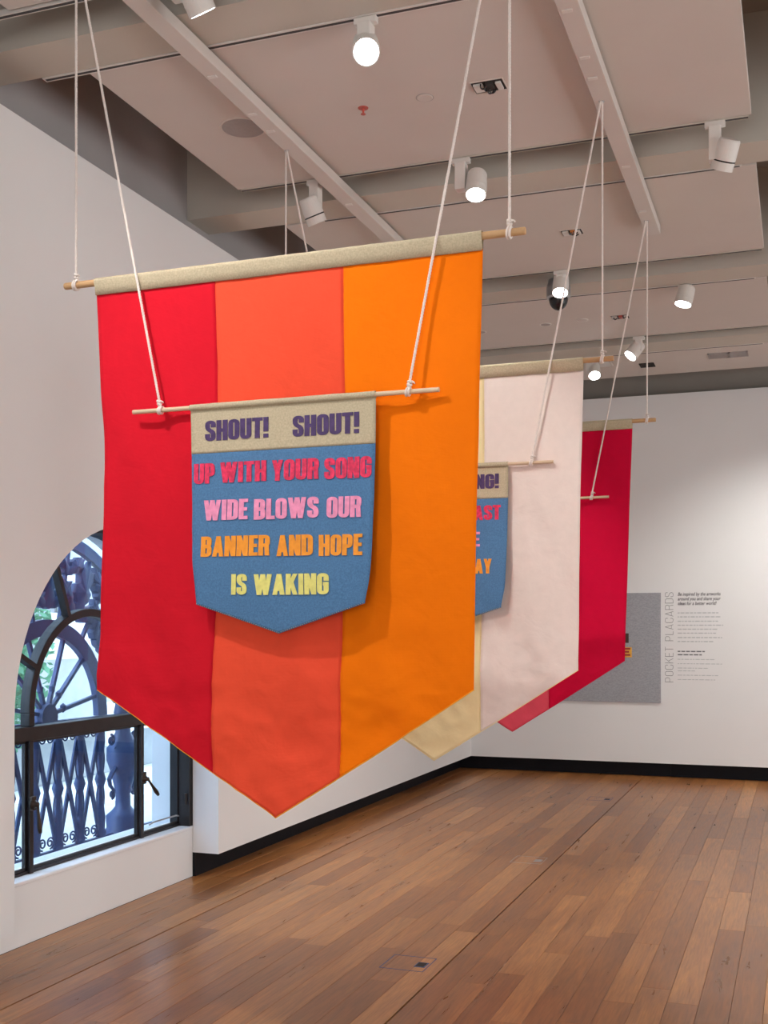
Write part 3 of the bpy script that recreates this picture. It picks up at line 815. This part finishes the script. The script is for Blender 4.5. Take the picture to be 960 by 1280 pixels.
# ------------------------------------------------------------------ ceiling fixtures
def spotlight(loc, aim, label, on=True, power=0, cone=50, drop=.17, col=(1,.97,.93), side=1, rad=.057, length=.14, blend=.6, arm=True):
    x, y, z = loc
    t = thing('track_spotlight', loc, label, 'spotlight', 'white track spotlights under the ceiling')
    MB().box(x-.05, x+.05, y-.016, y+.016, z-.028, z).build('track_adapter', M['white_metal'], t, bevel=.003)
    if arm:
        MB().box(x-.029, x+.029, y-.032, y+.032, z-.028-drop*.85, z-.026).build('gear_box', M['white_metal'], t, bevel=.004)
    c = Vector((x+side*.085, y, z-.03-drop*.72)) if arm else Vector((x, y, z-.03-drop*.5))
    d = (Vector(aim)-c).normalized()
    q = d.to_track_quat('Z', 'Y').to_matrix().to_4x4(); T = Matrix.Translation(c) @ q
    hd = MB().lathe([(0,-length*.55),(rad*.86,-length*.55),(rad*.95,-length*.48),(rad,0),(rad,length*.5),(rad*.92,length*.5),(rad*.88,length*.40),(0,length*.40)], T, 28).build('lamp_head', M['white_metal'], t, True)
    for p in hd.data.polygons: p.use_smooth = False
    MB().lathe([(rad*1.005,length*.16),(rad*1.02,length*.17),(rad*1.02,length*.20),(rad*1.005,length*.21)], T, 28).build('trim_ring', M['black'] if not on else M['white_metal'], hd)
    MB().lathe([(0,length*.405),(rad*.86,length*.405),(rad*.86,length*.42),(0,length*.425)], T, 28).build('lens', M['lens_on'] if on else M['lens_off'], hd)
    if arm:
        MB().tube([(x+side*.02, y, c.z), tuple(c)], .012, 8).build('pivot', M['white_metal'], t)
    if power:
        ld = bpy.data.lights.new('spot_beam', 'SPOT'); ld.energy = power; ld.spot_size = R(cone); ld.spot_blend = blend; ld.color = col
        ld.shadow_soft_size = rad*.25
        lo = bpy.data.objects.new('spot_beam', ld); C.objects.link(lo); lo.parent = t
        lo.location = c + d*(length*.55) - Vector(loc); lo.rotation_euler = (-d).to_track_quat('Z', 'Y').to_euler()
    return t
# in view
spotlight((-1.70, 4.45, 4.095), (-.35, 1.2, 1.0), 'lit spotlight with a glaring round lens, topmost at the centre of the ceiling', True, 60, 75, drop=.13, side=.0)
spotlight((-1.725, 5.965, 4.095), (-1.45, 4.6, .6), 'lit spotlight hanging just above the right end of the nearest banner pole', True, 60, 85, side=1)
spotlight((-.40, 5.965, 4.095), (-1.3, 7.2, 1.4), 'unlit spotlight tilted away, at the right-hand end of its track', False, 0, 60, drop=.20, side=.6)
spotlight((-2.585, 5.965, 4.095), (-2.0, 7.1, 1.6), 'spotlight beside the left rail, above the nearest banner', False, 120, 60, drop=.20, side=-.2)
spotlight((-2.30, 3.945, 4.095), (-1.7, 5.4, 1.9), 'spotlight cut by the top edge of the picture, beside the left rail', True, 95, 60, drop=.05, side=.9)
spotlight((-1.60, 8.08, 4.095), (-1.5, 6.6, 1.0), 'lit spotlight right in front of the dome camera', True, 35, 80, drop=.10, side=0)
spotlight((-.80, 8.74, 4.095), (-1.35, 8.3, 1.6), 'lit stubby spotlight set close to the ceiling at the right', True, 45, 70, drop=.10, side=0, rad=.065, length=.13, arm=False)
spotlight((-1.32, 10.135, 4.095), (-1.85, 9.75, 3.25), 'lit spotlight tilted to the left, above the crimson banner pole', True, 12, 75, drop=.12, side=-.4, rad=.06)
spotlight((-1.86, 10.78, 4.095), (-1.5, 9.6, 2.4), 'small lit spotlight just beyond the end of the pale banner pole', True, 20, 90, drop=.13, side=.5)
# out of frame, same tracks nearer the viewer and further right
spotlight((-2.62, 2.30, 4.095), (-1.62, 3.55, 1.9), 'spotlight behind the viewer aimed at the nearest banner', True, 112, 70, side=.4, blend=.8)
spotlight((-1.2, 1.70, 4.095), (-1.5, 3.55, 1.6), 'spotlight behind the viewer lighting the lower half of the nearest banner', True, 22, 75, side=.4, blend=.8)
spotlight((.9, 10.135, 4.095), (-.3, 12.05, 1.15), 'spotlight beyond the right edge of the picture aimed at the far wall', True, 230, 78, side=.4, blend=1)

# loudspeaker, sprinkler, detector, sockets
def atz(px, py, z=HC):
    c_, s_ = math.cos(R(20)), math.sin(R(20)); r = (px-480)/1427; k = (z-1.55)/((785-py)/1427)
    return (c_*r-s_)*k, (s_*r+c_)*k
SPX, SPY = atz(304, 160)
t = thing('ceiling_speaker', (SPX, SPY, HC), 'round grey flush loudspeaker in the ceiling beside the left rail', 'speaker')
MB().lathe([(0,-.001),(.108,-.001),(.112,-.004),(.118,-.004),(.12,0),(0,.002)], Matrix.Translation((SPX,SPY,HC)), 32).build('bezel', M['ceil'], t)
MB().lathe([(0,-.006),(.09,-.0055),(.108,-.003),(.108,0),(0,0)], Matrix.Translation((SPX,SPY,HC)), 32).build('grille', M['grille'], t)
x, y = atz(454, 135); t = thing('fire_sprinkler', (x,y,HC), 'small red sprinkler on the ceiling below the glaring spotlight', 'sprinkler')
MB().lathe([(0,-.003),(.024,-.003),(.026,0),(0,0)], Matrix.Translation((x,y,HC)), 20).build('rose', M['redplastic'], t)
MB().lathe([(0,-.032),(.012,-.032),(.012,-.029),(.005,-.026),(.006,-.002),(0,-.002)], Matrix.Translation((x,y,HC)), 14).build('nozzle', M['redplastic'], t)
x, y = atz(531, 122); t = thing('ceiling_cover_plate', (x,y,HC), 'round flush cover plate on the ceiling, right of the red sprinkler', 'cover plate')
MB().lathe([(0,-.004),(.036,-.004),(.040,-.001),(.042,0),(0,0)], Matrix.Translation((x,y,HC)), 28).build('disc', M['ceil'], t)
MB().lathe([(.0405,-.0012),(.0435,-.0012),(.0435,0),(.0405,0)], Matrix.Translation((x,y,HC)), 28).build('rim', M['grille'], t)
def socket(px, py, label, wx, wy, col):
    x, y = atz(px, py); t = thing('ceiling_socket', (x,y,HC), label, 'socket box', 'open socket boxes in the ceiling')
    MB().box(x-wx, x+wx, y-wy, y+wy, HC-.0015, HC+.001).build('recess', M['void'], t)
    mb = MB(); e = .005
    mb.box(x-wx-e,x+wx+e,y-wy-e,y-wy,HC-.004,HC); mb.box(x-wx-e,x+wx+e,y+wy,y+wy+e,HC-.004,HC)
    mb.box(x-wx-e,x-wx,y-wy,y+wy,HC-.004,HC); mb.box(x+wx,x+wx+e,y-wy,y+wy,HC-.004,HC)
    mb.build('frame', M['ceil'], t)
    MB().box(x-wx*.9, x-wx*.3, y-wy*.7, y+wy*.6, HC-.012, HC-.001).build('connector', M['white_metal'], t, bevel=.002)
    MB().box(x-wx*.1, x+wx*.35, y-wy*.8, y+wy*.3, HC-.014, HC-.001).build('connector', M[col], t, bevel=.002)
    MB().box(x+wx*.5, x+wx*.85, y-wy*.6, y+wy*.7, HC-.012, HC-.001).build('connector', M['white_metal'], t, bevel=.002)
    rg = random.Random(int(px))
    for k in range(4):
        x0 = x+rg.uniform(-.8,.6)*wx; y0 = y+rg.uniform(-.6,.5)*wy
        MB().tube([(x0+.02*math.cos(q)*(1-.1*i), y0+.025*math.sin(q), HC-.012-.004*math.sin(q*.5)) for i, q in enumerate([j*.5 for j in range(10)])], .0035, 6).build('cable', M['black'], t, True)
socket(611, 107, 'open socket box with looped black cables in the ceiling, nearest of three', .075, .055, 'void')
socket(715, 290, 'open socket box with an orange plug in the ceiling, middle of three', .065, .05, 'orangeplastic')
socket(775, 396, 'open socket box in the ceiling above the crimson banner, farthest of three', .07, .06, 'redplastic')
# dome camera
x, y = -1.672, 8.36
t = thing('dome_camera', (x,y,HC), 'grey security camera with a black dome under a ceiling beam', 'camera')
MB().lathe([(0,0),(.075,0),(.078,-.02),(.088,-.06),(.088,-.13),(.080,-.14),(0,-.14)][::-1], Matrix.Translation((x,y,HC+.02)), 28).build('housing', M['silver'], t)
MB().lathe([(.070*math.cos(R(a)), -.14-.085*math.sin(R(a))) for a in range(0,91,10)], Matrix.Translation((x,y,HC+.02)), 28).build('dome', M['black'], t, True)
def vent(px, py, wx, wy, label, ns, m='white_metal'):
    x, y = atz(px, py); t = thing('ceiling_vent', (x,y,HC), label, 'vent', 'grilles in the far ceiling')
    mb = MB(); e = .015
    mb.box(x-wx,x+wx,y-wy,y-wy+e,HC-.008,HC); mb.box(x-wx,x+wx,y+wy-e,y+wy,HC-.008,HC); mb.box(x-wx,x-wx+e,y-wy,y+wy,HC-.008,HC); mb.box(x+wx-e,x+wx,y-wy,y+wy,HC-.008,HC)
    mb.build('frame', M[m], t)
    MB().box(x-wx+.01,x+wx-.01,y-wy+.01,y+wy-.01,HC-.002,HC+.001).build('backing', M['grille'], t)
    for k in range(ns):
        yy = y-wy+e+(2*wy-2*e)*(k+.5)/ns; MB().box(x-wx+e,x+wx-e,yy-.008,yy+.008,HC-.007,HC-.001).build('slat', M[m], t)
vent(899, 444, .10, .10, 'pale square grille in the far ceiling, left one of the pair at the right', 6, 'grille')
vent(921, 442.5, .10, .10, 'pale square grille in the far ceiling, right one of the pair at the right', 6, 'grille')
vent(809, 456, .07, .08, 'small dark grille in the far ceiling behind the rope of the crimson banner', 5, 'void')
vent(752, 455, .10, .10, 'white square grille in the far ceiling beyond the pale banner', 5)
for px, py, lb in ((601,415,'left'), (682,405.5,'middle'), (728,400,'right')):
    x, y = atz(px, py); t = thing('downlight_cover', (x,y,HC), 'small round cover on the distant ceiling panel, %s one of three' % lb, 'cover plate', 'round covers on the distant ceiling')
    MB().lathe([(0,-.005),(.035,-.005),(.045,-.001),(.045,0),(0,0)], Matrix.Translation((x,y,HC)), 20).build('disc', M['grille'] if lb != 'right' else M['ceil'], t)
    MB().lathe([(.045,-.003),(.05,-.003),(.05,0),(.045,0)], Matrix.Translation((x,y,HC)), 20).build('rim', M['white_metal'], t)

# ------------------------------------------------------------------ far wall: felt board, cards, wall text
bd = MB().box(-2.62, -1.345, YW-.022, YW-.001, .777, 1.915).build('felt_board', M['felt'], bevel=.003)
tag(bd, 'grey felt pin board on the far wall behind the crimson banner', 'board')
o = MB().box(-1.87, -1.672, YW-.027, YW-.022, 1.395, 1.495).build('brown_card', M['brown_card'], bevel=.001); tag(o, 'dark brown card pinned on the grey felt board', 'card')
t = thing('yellow_card', (-1.76, YW-.024, 1.24), 'yellow card with dark red lines on the grey felt board, under the brown one', 'card')
MB().box(-1.87, -1.640, YW-.027, YW-.022, 1.245, 1.350).build('card', M['yellow_card'], t, bevel=.001)
for k in range(3): MB().box(-1.85, -1.655-.012*(k%2), YW-.0285, YW-.0268, 1.260+.032*k, 1.280+.032*k).build('print_line', M['red_print'], t)

wt = thing('wall_text', (-1.27, YW, .99), 'grey wall text titled POCKET PLACARDS in vertical letters beside the felt board', 'wall text')
polys = word_polys('POCKET PLACARDS', .925, .082, .045, .045*.9, .17, .45, .3)
mb = MB()
for pl in polys:   # reads upwards: along +Z, letters' tops towards the left
    vs = [(-1.222 - pz, YW-.0022, .992+px) for px, pz in pl] + [(-1.222 - pz, YW+.0005, .992+px) for px, pz in pl]
    mb.add(vs, [(0,1,2,3),(4,7,6,5),(0,4,5,1),(1,5,6,2),(2,6,7,3),(3,7,4,0)])
mb.build('title', M['print_mid'], wt)
for k, s_ in enumerate(('Be inspired by the artworks', 'around you and share your', 'ideas for a better world!')):
    cu = bpy.data.curves.new('heading', 'FONT'); cu.body = s_; cu.size = .048; cu.shear = .25; cu.extrude = .0008; cu.offset = .0006
    tmp = bpy.data.objects.new('heading_tmp', cu); C.objects.link(tmp); bpy.context.view_layer.update()
    me = bpy.data.meshes.new_from_object(tmp.evaluated_get(bpy.context.evaluated_depsgraph_get()))
    C.objects.unlink(tmp); bpy.data.objects.remove(tmp)
    me.materials.clear(); me.materials.append(M['print_dark'])
    xs = [v.co.x for v in me.vertices]; kx = (.425, .425, .385)[k]/max(xs)
    for v in me.vertices: v.co = Vector((v.co.x*kx, -v.co.z, v.co.y))
    o = bpy.data.objects.new('heading_line', me); C.objects.link(o); o.parent = wt
    o.location = (-1.178+1.27, -.0012, 1.882-.048*k-.99)
rg = random.Random(21)
def print_line(py, wd, hh, m):
    z = 1.55 + (785-py)/1427*11.62; x = -1.178; end = x+wd; mb = MB()
    while x < end-.01:
        l = min(rg.uniform(.014,.05), end-x); mb.box(x, x+l, YW-.0018, YW+.0005, z-hh/2, z+hh/2); x += l+.009
    mb.build('text_line', M[m], wt)
for py, wd in ((766,.41),(771,.44),(776.5,.40),(781.5,.45),(786.5,.41),(791.5,.38),(797,.44),(802,.37)): print_line(py, wd, .010, 'print_pale')
for py, wd in ((814.5,.27),(818.7,.24)): print_line(py, wd, .012, 'print_mid')
for py, wd in ((824.5,.38),(830,.44),(835.5,.30),(839,.19),(844.5,.41),(850,.38)): print_line(py, wd, .007, 'print_pale')

# ------------------------------------------------------------------ floor boxes
def floor_box(y, label, edge):
    x = -1.70; t = thing('floor_box', (x, y, 0), label, 'floor box', 'inset floor boxes beside the long seam')
    mb = MB(); a, b, e = .105, .11, .004
    for x0, x1, y0, y1 in ((x-a,x+a,y-b,y-b+e),(x-a,x+a,y+b-e,y+b),(x-a,x-a+e,y-b,y+b),(x+a-e,x+a,y-b,y+b)): mb.box(x0,x1,y0,y1,-.006,.0012)
    mb.build('trim', M[edge], t)
    MB().box(x+.04, x+.092, y-.045, y+.03, -.004, .0018).build('cable_flap', M[edge], t, bevel=.0006)
    MB().box(x+.046, x+.086, y-.038, y+.022, .0012, .0024).build('flap_inset', M['void' if edge != 'silver' else 'silver'], t)
floor_box(5.0, 'floor box with blue-grey trim set in the planks, nearest of three', 'bluetape')
floor_box(7.5, 'floor box with a silver flap set in the planks, middle of three', 'silver')
floor_box(10.4, 'floor box set in the planks near the far wall, farthest of three', 'bluetape')
